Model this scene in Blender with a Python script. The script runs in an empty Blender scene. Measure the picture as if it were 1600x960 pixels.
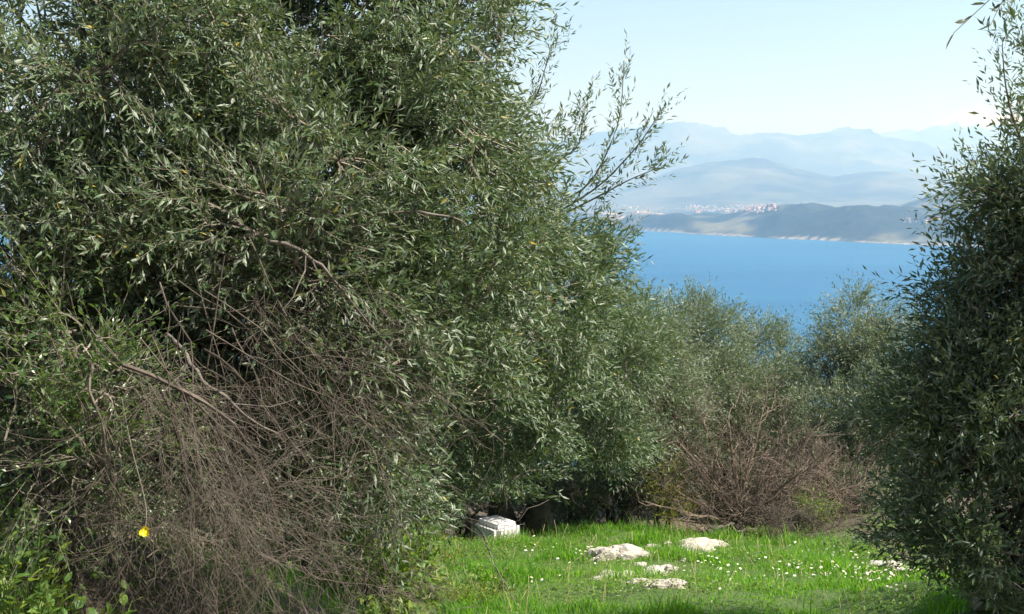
import bpy, math
import numpy as np
from mathutils import Matrix, Vector

R = math.radians
sc = bpy.context.scene
col = sc.collection

# ------------------------------------------------------------------ camera
F = 1900.0                         # focal length in photo pixels (1600 x 960)
PITCH = math.atan(180.0 / F)       # true horizon lies at photo row 300
EYE = np.array([0.0, 0.0, 1.6])
SEA = -200.0
cam_d = bpy.data.cameras.new('camera'); cam = bpy.data.objects.new('camera', cam_d); col.objects.link(cam)
cam_d.sensor_width = 36.0; cam_d.lens = 36.0 * F / 1600.0
cam_d.clip_start = 0.05; cam_d.clip_end = 90000.0
cam.location = EYE; cam.rotation_euler = (math.pi / 2 - PITCH, 0, 0)
sc.camera = cam

# ------------------------------------------------------------------ light
SUN_EL, SUN_AZ = R(53), R(108)      # azimuth measured from straight ahead towards the right
world = bpy.data.worlds.new('World'); sc.world = world; world.use_nodes = True
wn = world.node_tree.nodes; wl = world.node_tree.links
sky = wn.new('ShaderNodeTexSky'); sky.sky_type = 'NISHITA'; sky.sun_disc = False
sky.sun_elevation = SUN_EL; sky.sun_rotation = SUN_AZ; sky.air_density = 1.0; sky.dust_density = 2.5; sky.ozone_density = 0.5; sky.altitude = 200
bg = wn['Background']; bg.inputs['Strength'].default_value = 0.07
wl.new(sky.outputs[0], bg.inputs['Color'])
sd = bpy.data.lights.new('sun', 'SUN'); sun = bpy.data.objects.new('sun', sd); col.objects.link(sun)
sd.energy = 5.0; sd.angle = R(0.5); sd.color = (1.0, 0.95, 0.87)
to_sun = Vector((math.sin(SUN_AZ) * math.cos(SUN_EL), math.cos(SUN_AZ) * math.cos(SUN_EL), math.sin(SUN_EL)))
sun.rotation_euler = to_sun.to_track_quat('Z', 'Y').to_euler(); sun.location = (30, 10, 60)
sc.view_settings.view_transform = 'Standard'; sc.view_settings.look = 'None'
sc.view_settings.gamma = 1.0; sc.view_settings.use_curve_mapping = False
sc.view_settings.exposure = 1.1
sc.cycles.max_bounces = 8; sc.cycles.diffuse_bounces = 3; sc.cycles.glossy_bounces = 2
sc.cycles.transmission_bounces = 4; sc.cycles.volume_bounces = 1; sc.cycles.transparent_max_bounces = 4
sc.cycles.use_denoising = True

# ------------------------------------------------------------------ helpers
cP, sP = math.cos(PITCH), math.sin(PITCH)
def ray(px, py):
    a = (np.asarray(px, float) - 800.0) / F; b = (480.0 - np.asarray(py, float)) / F
    return a, cP + sP * b, -sP + cP * b
def P(px, py, Y):
    a, y, z = ray(px, py); s = Y / y
    return np.array([EYE[0] + a * s, EYE[1] + y * s, EYE[2] + z * s])
def project(p):
    d = p - EYE
    f = d[..., 1] * cP - d[..., 2] * sP; u = d[..., 1] * sP + d[..., 2] * cP
    f = np.maximum(f, 1e-3)
    return 800 + F * d[..., 0] / f, 480 - F * u / f, f

def norm(v):
    return v / np.maximum(np.linalg.norm(v, axis=-1, keepdims=True), 1e-9)

def hash2(ix, iy, seed):
    h = (ix.astype(np.int64) * 374761393 + iy.astype(np.int64) * 668265263 + seed * 1442695041) & 0xffffffff
    h = ((h ^ (h >> 13)) * 1274126177) & 0xffffffff
    return ((h ^ (h >> 16)) & 0xffff) / 65535.0
def vnoise(x, y, seed=0):
    x = np.asarray(x, float); y = np.asarray(y, float)
    ix = np.floor(x); iy = np.floor(y); fx = x - ix; fy = y - iy
    fx = fx * fx * (3 - 2 * fx); fy = fy * fy * (3 - 2 * fy)
    a = hash2(ix, iy, seed); b = hash2(ix + 1, iy, seed); c = hash2(ix, iy + 1, seed); d = hash2(ix + 1, iy + 1, seed)
    return (a * (1 - fx) + b * fx) * (1 - fy) + (c * (1 - fx) + d * fx) * fy
def fbm(x, y, seed=0, o=5, ridged=False):
    s = 0; amp = 0.5; t = 0
    for k in range(o):
        n = vnoise(x * 2 ** k + 17.3 * k, y * 2 ** k - 9.1 * k, seed + k)
        if ridged: n = 1 - abs(2 * n - 1)
        s = s + amp * n; t += amp; amp *= 0.5
    return s / t
def sstep(a, b, x):
    t = np.clip((np.asarray(x, float) - a) / (b - a), 0, 1); return t * t * (3 - 2 * t)

def tag(o, label=None, cat=None, group=None, kind=None):
    if label: o['label'] = label
    if cat: o['category'] = cat
    if group: o['group'] = group
    if kind: o['kind'] = kind
    return o
def empty(name, loc):
    o = bpy.data.objects.new(name, None); o.location = loc; o.empty_display_size = 0.1; col.objects.link(o); return o

class MB:
    """collects vertex / polygon arrays and turns them into one mesh object"""
    def __init__(s): s.v = []; s.f = []; s.a = []; s.m = []; s.n = 0
    def add(s, verts, faces, attr=None, mat=0):
        verts = np.asarray(verts, float).reshape(-1, 3); faces = np.asarray(faces, np.int64)
        s.v.append(verts); s.f.append(faces + s.n)
        s.a.append(np.zeros(len(verts)) if attr is None else np.broadcast_to(attr, (len(verts),)))
        s.m.append(np.full(len(faces), mat)); s.n += len(verts)
    def mesh(s, name, mats, smooth=False):
        me = bpy.data.meshes.new(name)
        V = np.concatenate(s.v); me.vertices.add(len(V)); me.vertices.foreach_set('co', V.astype(np.float32).ravel())
        tot = np.concatenate([np.full(len(f), f.shape[1]) for f in s.f]).astype(np.int32)
        idx = np.concatenate([f.ravel() for f in s.f]).astype(np.int32)
        start = np.concatenate([[0], np.cumsum(tot)[:-1]]).astype(np.int32)
        me.loops.add(len(idx)); me.loops.foreach_set('vertex_index', idx)
        me.polygons.add(len(tot)); me.polygons.foreach_set('loop_start', start); me.polygons.foreach_set('loop_total', tot)
        if not isinstance(mats, (list, tuple)): mats = [mats]
        for m in mats: me.materials.append(m)
        me.polygons.foreach_set('material_index', np.concatenate(s.m).astype(np.int32))
        me.polygons.foreach_set('use_smooth', np.full(len(tot), smooth))
        at = me.attributes.new('rnd', 'FLOAT', 'POINT'); at.data.foreach_set('value', np.concatenate(s.a).astype(np.float32))
        me.update(calc_edges=True); return me
    def build(s, name, mats, parent=None, smooth=False, local=True):
        me = s.mesh(name, mats, smooth); o = bpy.data.objects.new(name, me); col.objects.link(o)
        if parent is not None:
            o.parent = parent
            if local: o.matrix_parent_inverse = Matrix.Translation(parent.location).inverted()
        return o

def tubes(paths, radii, sides=4):
    """paths (M,n,3), radii (M,n) -> verts, quads"""
    M, n, _ = paths.shape
    t = np.gradient(paths, axis=1); t = norm(t)
    ref = np.where(np.abs(t[..., 2:3]) < 0.9, np.array([0, 0, 1.0]), np.array([1.0, 0, 0]))
    u = norm(np.cross(t, ref)); w = np.cross(t, u)
    an = np.arange(sides) * 2 * math.pi / sides
    ring = paths[:, :, None] + radii[:, :, None, None] * (np.cos(an)[None, None, :, None] * u[:, :, None] + np.sin(an)[None, None, :, None] * w[:, :, None])
    V = ring.reshape(-1, 3)
    base = (np.arange(M) * n * sides)[:, None, None] + (np.arange(n - 1) * sides)[None, :, None]
    k = np.arange(sides)[None, None]; k2 = (k + 1) % sides
    Q = np.stack([base + k, base + k2, base + sides + k2, base + sides + k], -1).reshape(-1, 4)
    return V, Q
def add_tubes(mb, paths, radii, sides=4, mat=0, attr=None, cap=False):
    V, Q = tubes(paths, radii, sides); 
    if attr is not None: attr = np.repeat(attr, paths.shape[1] * sides)
    mb.add(V, Q, attr, mat)

def bez(p0, p1, p2, n):
    t = np.linspace(0, 1, n)[:, None]
    return (1 - t) ** 2 * p0 + 2 * t * (1 - t) * p1 + t * t * p2
def wobble(path, amp, rng):
    n = len(path); d = rng.normal(0, 1, (n, 3)); d[0] = 0
    d = np.cumsum(d, 0) * 0.5; env = np.linspace(0, 1, n)[:, None]
    return path + d * amp * np.sqrt(env) * (1 - 0.6 * env)

def grow(par, rad, k, length, spread, bias, n, rng, wob=0.25, trange=(0.15, 1.0), taper=(0.7, 0.3), curl=0.5, rmax=None):
    """children branching off parent paths: par (M,m,3) rad (M,m)"""
    M, m, _ = par.shape; N = M * k
    i = np.repeat(np.arange(M), k); t = rng.uniform(trange[0], trange[1], N) * (m - 1)
    j = np.minimum(t.astype(int), m - 2); f = (t - j)[:, None]
    pos = par[i, j] * (1 - f) + par[i, j + 1] * f; tan = norm(par[i, j + 1] - par[i, j])
    r0 = rad[i, j] * (1 - f[:, 0]) + rad[i, j + 1] * f[:, 0]
    perp = norm(np.cross(tan, rng.normal(0, 1, (N, 3))))
    sp = rng.uniform(0.5, 1.2, (N, 1)) * spread
    d = norm(tan + perp * sp + bias * rng.uniform(0.3, 1.2, (N, 1)))
    L = rng.uniform(length[0], length[1], N)[:, None]
    out = np.zeros((N, n, 3)); out[:, 0] = pos
    for s in range(1, n):
        d = norm(d + rng.normal(0, wob, (N, 3)) + bias * curl / n)
        out[:, s] = out[:, s - 1] + d * L / (n - 1)
    ra = r0 * taper[0]
    if rmax is not None: ra = np.minimum(ra, rmax)
    return out, ra[:, None] * np.linspace(1, taper[1], n)[None]

# ------------------------------------------------------------------ materials
def mat_new(name):
    m = bpy.data.materials.new(name); m.use_nodes = True
    nt = m.node_tree; b = nt.nodes['Principled BSDF']; return m, nt, b
def N_(nt, t, **kw):
    n = nt.nodes.new(t)
    for k, v in kw.items(): setattr(n, k, v)
    return n
def ramp(nt, fac, stops, interp='LINEAR'):
    r = nt.nodes.new('ShaderNodeValToRGB'); e = r.color_ramp.elements; r.color_ramp.interpolation = interp
    while len(e) < len(stops): e.new(0.5)
    for k, (p, c) in enumerate(stops): e[k].position = p; e[k].color = (*c, 1)
    nt.links.new(fac, r.inputs['Fac']); return r.outputs['Color']
def noise(nt, scale, detail=4, rough=0.6, coord=None, dist=0.0):
    n = nt.nodes.new('ShaderNodeTexNoise'); n.inputs['Scale'].default_value = scale
    n.inputs['Detail'].default_value = detail; n.inputs['Roughness'].default_value = rough; n.inputs['Distortion'].default_value = dist
    if coord is not None: nt.links.new(coord, n.inputs['Vector'])
    return n.outputs['Fac']
def geo_pos(nt):
    return nt.nodes.new('ShaderNodeNewGeometry').outputs['Position']
def mixc(nt, fac, a, b):
    m = nt.nodes.new('ShaderNodeMix'); m.data_type = 'RGBA'
    for s, v in ((0, fac), (6, a), (7, b)):
        if hasattr(v, 'is_output'): nt.links.new(v, m.inputs[s])
        else: m.inputs[s].default_value = v if s == 0 else (*v, 1)
    return m.outputs[2]
def bump(nt, b, h, strength, dist=0.01):
    n = nt.nodes.new('ShaderNodeBump'); n.inputs['Strength'].default_value = strength; n.inputs['Distance'].default_value = dist
    nt.links.new(h, n.inputs['Height']); nt.links.new(n.outputs[0], b.inputs['Normal'])

def leaf_mat(name, stops, under, trans, tf=0.25, rough=0.38, spec=0.5):
    """two-sided leaf: glossy upper face, paler matt underside, light shining through"""
    m, nt, b = mat_new(name)
    at = N_(nt, 'ShaderNodeAttribute', attribute_name='rnd').outputs['Fac']
    top = ramp(nt, at, stops)
    side = nt.nodes.new('ShaderNodeNewGeometry').outputs['Backfacing']
    nt.links.new(mixc(nt, side, top, under), b.inputs['Base Color'])
    mr = nt.nodes.new('ShaderNodeMapRange'); nt.links.new(side, mr.inputs['Value'])
    mr.inputs['To Min'].default_value = rough; mr.inputs['To Max'].default_value = 0.65
    nt.links.new(mr.outputs[0], b.inputs['Roughness'])
    b.inputs['Specular IOR Level'].default_value = spec
    t = nt.nodes.new('ShaderNodeBsdfTranslucent'); t.inputs['Color'].default_value = (*trans, 1)
    mx = nt.nodes.new('ShaderNodeMixShader'); mx.inputs[0].default_value = tf
    nt.links.new(b.outputs[0], mx.inputs[1]); nt.links.new(t.outputs[0], mx.inputs[2])
    nt.links.new(mx.outputs[0], nt.nodes['Material Output'].inputs['Surface'])
    return m
M = {}
M['olive'] = leaf_mat('olive_leaf', [(0, (.032, .066, .026)), (.5, (.068, .118, .048)), (.93, (.132, .182, .092)), (.985, (.16, .175, .07)), (1, (.42, .33, .05))],
                      (.25, .29, .22), (.17, .25, .05), .22, .44, .5)
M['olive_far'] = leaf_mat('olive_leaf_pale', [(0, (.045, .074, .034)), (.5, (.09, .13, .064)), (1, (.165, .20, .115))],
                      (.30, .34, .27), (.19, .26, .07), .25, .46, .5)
M['shrub'] = leaf_mat('evergreen_leaf', [(0, (.02, .05, .015)), (.6, (.04, .085, .02)), (1, (.10, .14, .035))],
                      (.10, .16, .05), (.2, .34, .04), .28, .32, .5)
M['weed'] = leaf_mat('weed_leaf', [(0, (.05, .11, .02)), (.6, (.10, .19, .03)), (1, (.2, .25, .04))],
                      (.13, .2, .06), (.3, .42, .04), .35, .45, .35)
M['yellow_shrub'] = leaf_mat('yellow_green_leaf', [(0, (.09, .13, .015)), (.6, (.16, .20, .02)), (1, (.26, .27, .03))],
                      (.2, .2, .05), (.4, .38, .04), .35, .5, .3)
M['grass'] = leaf_mat('grass_blade', [(0, (.04, .12, .008)), (.4, (.08, .20, .014)), (.75, (.145, .265, .022)), (.9, (.26, .31, .06)), (1, (.46, .40, .19))],
                      (.075, .17, .02), (.28, .58, .03), .48, .45, .35)

def bark(name, c0, c1, sc_=18):
    m, nt, b = mat_new(name); p = geo_pos(nt)
    n1 = noise(nt, sc_, 6, .7, p, .6); nt.links.new(ramp(nt, n1, [(.3, c0), (.7, c1)]), b.inputs['Base Color'])
    b.inputs['Roughness'].default_value = .85; b.inputs['Specular IOR Level'].default_value = .2
    bump(nt, b, n1, .8, .02); return m
M['bark'] = bark('olive_bark', (.022, .019, .016), (.085, .075, .06))
M['twig'] = bark('olive_twig', (.13, .115, .085), (.30, .265, .21), 12)
M['dead_thick'] = bark('dead_branch_bark', (.06, .052, .044), (.22, .195, .165), 14)
M['dead'] = bark('dead_twig', (.026, .021, .017), (.165, .140, .112), 6)
M['dead_red'] = bark('dry_stem', (.075, .058, .046), (.26, .205, .165), 5)

# ground: soil, litter and short turf
m, nt, b = mat_new('ground_soil'); p = geo_pos(nt)
n1 = noise(nt, 1.3, 6, .65, p); n2 = noise(nt, 22, 5, .7, p); n3 = noise(nt, 140, 2, .6, p)
soil = ramp(nt, n2, [(.25, (.045, .035, .024)), (.55, (.12, .095, .065)), (.8, (.24, .205, .15))])
turf = ramp(nt, n2, [(.3, (.03, .07, .01)), (.7, (.08, .13, .02))])
tm = N_(nt, 'ShaderNodeAttribute', attribute_name='rnd').outputs['Fac']; am = N_(nt, 'ShaderNodeMath', operation='ADD'); nt.links.new(tm, am.inputs[0]); nt.links.new(n1, am.inputs[1])
nt.links.new(mixc(nt, ramp(nt, am.outputs[0], [(.55, (0, 0, 0)), (.95, (1, 1, 1))]), soil, turf), b.inputs['Base Color'])
b.inputs['Roughness'].default_value = .95; bump(nt, b, n2, .7, .03); M['ground'] = m

m, nt, b = mat_new('limestone'); p = geo_pos(nt)
n1 = noise(nt, 7, 6, .65, p); n2 = noise(nt, 55, 5, .7, p)
c = ramp(nt, n1, [(.25, (.27, .24, .195)), (.5, (.42, .385, .33)), (.75, (.52, .49, .43))])
nt.links.new(mixc(nt, ramp(nt, n2, [(.3, (.75, .75, .75)), (.45, (0, 0, 0))]), c, (.30, .265, .2)), b.inputs['Base Color'])
b.inputs['Roughness'].default_value = .9; bump(nt, b, n2, .8, .02); M['stone'] = m

m, nt, b = mat_new('white_plastic'); p = geo_pos(nt)
n1 = noise(nt, 9, 5, .7, p); nt.links.new(ramp(nt, n1, [(.3, (.55, .54, .52)), (.6, (.78, .78, .77))]), b.inputs['Base Color'])
b.inputs['Roughness'].default_value = .45; M['plastic'] = m
m, nt, b = mat_new('rusty_wire'); b.inputs['Base Color'].default_value = (.09, .08, .075, 1); b.inputs['Metallic'].default_value = .4; b.inputs['Roughness'].default_value = .6; M['wire'] = m
m, nt, b = mat_new('daisy_petal'); b.inputs['Base Color'].default_value = (.82, .82, .80, 1); b.inputs['Roughness'].default_value = .6; M['petal'] = m
m, nt, b = mat_new('daisy_eye'); b.inputs['Base Color'].default_value = (.75, .5, .03, 1); b.inputs['Roughness'].default_value = .7; M['eye'] = m
m, nt, b = mat_new('flower_stalk'); b.inputs['Base Color'].default_value = (.09, .17, .03, 1); b.inputs['Roughness'].default_value = .6; M['stalk'] = m
m, nt, b = mat_new('yellow_petal'); b.inputs['Base Color'].default_value = (.85, .68, .01, 1); b.inputs['Roughness'].default_value = .5; M['yellow'] = m

# ------------------------------------------------------------------ near hillside
def ground_z(x, y):
    x = np.asarray(x, float); y = np.asarray(y, float)
    z = np.interp(y, [-80, 0, 7, 12, 15, 24, 45, 640, 900], [26, 0, -.89, -1.93, -2.6, -4.3, -10.5, -206, -215])
    near = 1 - sstep(14, 40, y)
    z = z + near * .75 * sstep(-.7, -2.0, x) * (1 - sstep(5, 9, y)) * sstep(-1, 2, y)     # bank on the left
    z = z + near * (.38 * sstep(1.7, 2.6, x) * sstep(3, 5, y) * (1 - sstep(6.2, 8.5, y)) + .22 * sstep(2.9, 4.2, x) * sstep(4, 6, y))                               # rise on the right
    z = z + near * .28 * (fbm(x * .9, y * .9, 5, 3) - .5) + near * .05 * (fbm(x * 4, y * 4, 8, 3) - .5)
    z = z + (1 - near) * 3.0 * (fbm(x * .05, y * .05, 6, 4) - .5)
    return z
def on_ground(px, py):
    """photo pixel -> point where that sight line meets the near ground"""
    a, yy, zz = ray(px, py); lo, hi = 2.0, 16.0
    Y = np.linspace(lo, hi, 700); s = Y / yy
    d = EYE[2] + zz * s - ground_z(a * s, Y)
    k = int(np.argmax(d < 0)) if (d < 0).any() else len(Y) - 1
    return np.array([a * s[k], Y[k], float(ground_z(a * s[k], Y[k]))])
def grid_mesh(X, Y, Z):
    n, k = X.shape
    V = np.stack([X, Y, Z], -1).reshape(-1, 3)
    i = (np.arange(n - 1) * k)[:, None] + np.arange(k - 1)[None]
    return V, np.stack([i, i + 1, i + k + 1, i + k], -1).reshape(-1, 4)
ys = np.concatenate([np.linspace(-70, 1, 25), np.linspace(1.3, 16, 120), 16 + np.cumsum(np.linspace(.3, 22, 70))])
uu = np.linspace(-1, 1, 141); xs = np.sign(uu) * np.abs(uu) ** 2.2
X = xs[None] * np.interp(ys, [-70, 2, 16, 900], [120, 40, 60, 1500])[:, None]; Y = np.repeat(ys[:, None], 141, 1)
turf_ = sstep(-.9, -.2, X) * (1 - sstep(2.7, 3.3, X)) * sstep(3, 5, Y) * (1 - sstep(13.0, 14.5, Y))
mb = MB(); V, Q = grid_mesh(X, Y, ground_z(X, Y)); mb.add(V, Q, turf_.ravel())
tag(mb.build('ground', M['ground'], smooth=True), kind='structure')

# ------------------------------------------------------------------ sea
m, nt, b = mat_new('sea_water'); p = geo_pos(nt)
b.inputs['Base Color'].default_value = (.012, .115, .30, 1); b.inputs['Roughness'].default_value = .5
b.inputs['Specular IOR Level'].default_value = .22
mp = N_(nt, 'ShaderNodeMapping'); mp.inputs['Scale'].default_value = (.02, .06, .05); nt.links.new(p, mp.inputs['Vector'])
wv = noise(nt, 1.0, 8, .7, mp.outputs[0]); bump(nt, b, wv, .6, 8.0)
mp2 = N_(nt, 'ShaderNodeMapping'); mp2.inputs['Scale'].default_value = (.0006, .004, .001); nt.links.new(p, mp2.inputs['Vector'])
nt.links.new(ramp(nt, noise(nt, 1, 4, .6, mp2.outputs[0]), [(.3, (.013, .085, .19)), (.55, (.019, .107, .222)), (.75, (.026, .124, .24))]), b.inputs['Base Color'])
M['sea'] = m
mb = MB(); g = np.linspace(0, 1, 40)
X, Y = np.meshgrid(np.linspace(-24000, 24000, 40), 520 + 38000 * g ** 2)
mb.add(*grid_mesh(X, Y, np.full_like(X, SEA))); tag(mb.build('sea', M['sea']), kind='structure')

# ------------------------------------------------------------------ far shore and mountains
def depth_at(py, drop):            # distance at which a sight line has fallen by drop metres
    a, y, z = ray(800, py); return drop / (-z / y)
DROP = EYE[2] - SEA
sh_px = [-900, 300, 700, 880, 940, 975, 1080, 1200, 1330, 1440, 1600, 2000, 2600]
sh_D = [9000, 8800, 8200, 7600, 7300, depth_at(360, DROP), depth_at(366, DROP), depth_at(372, DROP), depth_at(379, DROP), depth_at(384, DROP), 4350, 3900, 3600]
def crest(pxs, pys, D):
    a, y, z = ray(np.array(pxs), np.array(pys)); return np.array(pxs, float), EYE[2] + z / y * np.asarray(D, float) - SEA
# (px, crest row, distance), front width, back width
RIDGES = [
    ('wood',   [-900, 900, 960, 985, 1040, 1110, 1170, 1215, 1255, 1300, 1345, 1400, 1460, 1600, 2600], [356, 352, 349, 341, 337, 335, 334, 326, 323, 320, 324, 331, 333, 330, 330],
               [9500, 7900, 7500, 6700, 6500, 6450, 6300, 6100, 6000, 5900, 5800, 5700, 5600, 5400, 5400], 650, 900, .15),
    ('spur',   [-900, 1300, 1380, 1420, 1460, 1500, 1540, 1620, 2600], [345, 338, 331, 318, 306, 297, 291, 284, 270], [8000, 7800, 7600, 7500, 7400, 7300, 7200, 7000, 6800], 900, 900, .12),
    ('hill',   [-900, 300, 700, 880, 960, 1040, 1090, 1130, 1180, 1225, 1265, 1300, 1340, 1380, 1430, 1470, 1520, 1600, 2600], [300, 290, 300, 312, 300, 272, 262, 256, 253, 257, 270, 279, 273, 268, 270, 278, 290, 280, 270],
               [15000] * 19, 2600, 2600, .14),
    ('range',  [-900, 300, 800, 900, 1000, 1050, 1090, 1150, 1220, 1270, 1320, 1370, 1430, 1500, 1600, 2600], [225, 215, 232, 222, 206, 199, 204, 214, 209, 216, 207, 216, 226, 236, 240, 220], [24000] * 16, 4500, 4500, .17),
    ('peaks',  [-900, 800, 1100, 1250, 1340, 1400, 1440, 1480, 1505, 1530, 1560, 1590, 1640, 1750, 2600], [240, 240, 236, 225, 216, 210, 202, 192, 186, 176, 180, 184, 190, 205, 200], [31500] * 15, 4500, 4000, .14),
]
def far_h(x, y):
    px = 800 + F * x / (y * cP)                     # bearing expressed in photo columns
    D = np.interp(px, sh_px, sh_D) + 260 * (fbm(x / 700, y / 700, 31, 4) - .5)
    inl = y - D
    h = np.where(inl < 0, -25, 4 + 26 * sstep(0, 1500, inl) + 75 * sstep(3500, 8000, inl) + 14 * (fbm(x / 500, y / 500, 12, 4) - .5) * sstep(0, 600, inl))
    rug = fbm(x / 2600, y / 2600, 41, 6, True); fine = fbm(x / 420, y / 420, 44, 5); mid_ = fbm(x / 1300, y / 1300, 47, 5, True)
    for name, pxs, pys, Ds, wf, wb, ra in RIDGES:
        pp, H = crest(pxs, pys, Ds); Hc = np.interp(px, pp, H); Dc = np.interp(px, pp, Ds)
        w = np.where(y < Dc, wf, wb); t = np.abs(y - Dc) / w
        prof = np.exp(-1.1 * t ** 1.6)
        hh = Hc * (prof * (1 - ra * .5) + ra * (rug - .5) * np.minimum(1, .35 + t) * prof * 2 + ra * .5 * prof) * (1 + .45 * (fine - .5) * (1 if name == 'wood' else .4) + .55 * (mid_ - .55) * np.minimum(1, .2 + t))
        hh = np.where(inl > 0, (hh + (120 * (fbm(x / 260, y / 260, 49, 5) - .5) if name == 'wood' else 0)) * sstep(-60, 420, inl), -25)
        h = np.maximum(h, hh)
    return h, px, inl
ths = np.linspace(-.47, .47, 360); yd = 3500 * (36500 / 3500) ** np.linspace(0, 1, 260)
Y = np.repeat(yd[:, None], 360, 1); X = Y * ths[None]
H, PXT, INL = far_h(X, Y)
# land cover by place: scrub wood, open pasture, bare sand flats, shore rock, snow
fn = fbm(X / 260, Y / 260, 61, 5); fb = fbm(X / 900, Y / 900, 66, 4)
scrub = np.array([.02, .032, .022]); past = np.array([.15, .15, .095]); rock = np.array([.24, .225, .19]); sand = np.array([.46, .40, .33]); snowc = np.array([.85, .87, .9])
wood = sstep(.40, .52, fn * .45 + fb * .55 + .07 * (1 - sstep(900, 1900, INL)) + .3 * (fbm(X / 110, Y / 110, 69, 4) - .5))
C = past[None, None] * (1 - wood[..., None]) + scrub * wood[..., None]
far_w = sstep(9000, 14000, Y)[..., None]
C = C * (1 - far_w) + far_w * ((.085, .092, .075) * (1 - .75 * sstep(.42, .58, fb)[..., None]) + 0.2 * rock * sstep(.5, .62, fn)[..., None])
flat = (sstep(900, 960, PXT) * (1 - sstep(1040, 1090, PXT)) * sstep(400, 900, INL) * (1 - sstep(2600, 3600, INL)) * sstep(.42, .5, fn))[..., None]
C = C * (1 - flat) + sand * flat
shore = ((H > -6) & (H < 9)).astype(float) * sstep(.38, .5, fbm(X / 330, Y / 330, 71, 3)); shore = (shore * (INL < 70))[..., None]
C = C * (1 - shore) + np.array([.26, .25, .22]) * shore
sn = (sstep(1800, 1980, H + 260 * (fn - .5)) * (Y > 26000))[..., None]; C = C * (1 - sn) + snowc * sn
m, nt, b = mat_new('far_land'); ca = N_(nt, 'ShaderNodeAttribute', attribute_name='cover').outputs['Color']; p = geo_pos(nt)
nn = noise(nt, .03, 5, .7, p); nt.links.new(mixc(nt, ramp(nt, nn, [(.42, (0, 0, 0)), (.62, (.6, .6, .6))]), ca, (.05, .062, .04)), b.inputs['Base Color'])
b.inputs['Roughness'].default_value = .95; b.inputs['Specular IOR Level'].default_value = .1; M['land'] = m
mb = MB(); mb.add(*grid_mesh(X, Y, SEA + H)); terr = mb.build('mountains', m, smooth=True); tag(terr, kind='structure')
ca_ = terr.data.color_attributes.new('cover', 'FLOAT_COLOR', 'POINT')
ca_.data.foreach_set('color', np.concatenate([C.reshape(-1, 3), np.ones((C.size // 3, 1))], 1).astype(np.float32).ravel())

# air
m = bpy.data.materials.new('haze_air'); m.use_nodes = True; nt = m.node_tree; nt.nodes.clear()
out = nt.nodes.new('ShaderNodeOutputMaterial'); pv = nt.nodes.new('ShaderNodeVolumePrincipled')
pv.inputs['Color'].default_value = (.30, .57, 1.0, 1); pv.inputs['Absorption Color'].default_value = (1, 1, 1, 1); pv.inputs['Density'].default_value = 1 / 10000.0; pv.inputs['Anisotropy'].default_value = .25
nt.links.new(pv.outputs[0], out.inputs['Volume'])
mb = MB(); x0, x1, y0, y1, z0, z1 = -26000, 26000, -200, 40000, SEA - 40, 2400
V = [(x, y, z) for x in (x0, x1) for y in (y0, y1) for z in (z0, z1)]
mb.add(V, [(0, 1, 3, 2), (4, 6, 7, 5), (0, 4, 5, 1), (2, 3, 7, 6), (0, 2, 6, 4), (1, 5, 7, 3)])
tag(mb.build('haze', m), 'pale blue haze filling the air over the strait', 'haze', kind='stuff')

# ------------------------------------------------------------------ leaves
LEAF6 = np.array([(0, 0, 0), (.28, .43, .10), (.28, -.43, .10), (.68, .38, .05), (.68, -.38, .05), (.5, 0, 0), (1, 0, -.25)])
LEAF6F = np.array([(0, 5, 1), (1, 5, 3), (3, 5, 6), (0, 2, 5), (2, 4, 5), (4, 6, 5)])
LEAF2 = np.array([(0, 0, 0), (.42, .5, .1), (1, 0, -.15), (.42, -.5, .1)]); LEAF2F = np.array([(0, 2, 1), (0, 3, 2)])
def leaf_frames(pos, tan, size, width, rng, open_=(.5, 1.1), up=.55, up_dir=np.array([0, 0, 1.0])):
    """pos, tan (N,3): frames for leaves on a twig; returns M (N,3,3), pos"""
    N = len(pos); side = norm(np.cross(tan, rng.normal(0, 1, (N, 3))))
    a = norm(tan + side * rng.uniform(open_[0], open_[1], (N, 1)) + rng.normal(0, .12, (N, 3)))
    n = norm(up_dir * up + norm(rng.normal(0, 1, (N, 3))) * .75 + tan * .25)
    n = norm(n - a * np.sum(n * a, -1, keepdims=True)); b = np.cross(n, a)
    L = size * rng.uniform(.7, 1.25, (N, 1)); W = L * width * rng.uniform(.8, 1.2, (N, 1))
    return np.stack([a * L, b * W, n * W], -1), pos
def add_leaves(mb, fr, pos, rnd, fine=True, mat=0):
    U, Fc = (LEAF6, LEAF6F) if fine else (LEAF2, LEAF2F)
    V = np.einsum('nij,kj->nki', fr, U) + pos[:, None]; k = len(U); N = len(pos)
    Fs = (np.arange(N) * k)[:, None, None] + Fc[None]
    mb.add(V.reshape(-1, 3), Fs.reshape(-1, 3), np.repeat(rnd, k), mat)
def single_leaves(fr, pos, rnd, mat, parent, name='leaf'):
    """leaves one can pick out, each an object sharing one of a few meshes"""
    pool = []
    for v in (.1, .35, .55, .75, .92):
        q = MB(); q.add(LEAF6, LEAF6F, v); pool.append(q.mesh(name, mat))
    for f, p_, r in zip(fr, pos, rnd):
        o = bpy.data.objects.new(name, pool[min(4, int(r * 5))]); col.objects.link(o)
        o.parent = parent; m4 = Matrix.Identity(4)
        for i in range(3):
            for j in range(3): m4[i][j] = f[i, j]
            m4[i][3] = p_[i] - parent.location[i]
        o.matrix_basis = m4
def along(paths, k, rng, t0=.12):
    """k positions on each path: pos, tangent"""
    Mn, n, _ = paths.shape; t = (t0 + (1 - t0) * (np.arange(k)[None] + rng.uniform(0, 1, (Mn, k))) / k) * (n - 1)
    j = np.minimum(t.astype(int), n - 2); f = (t - j)[..., None]; i = np.arange(Mn)[:, None]
    return (paths[i, j] * (1 - f) + paths[i, j + 1] * f).reshape(-1, 3), norm(paths[i, j + 1] - paths[i, j]).reshape(-1, 3)

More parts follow.
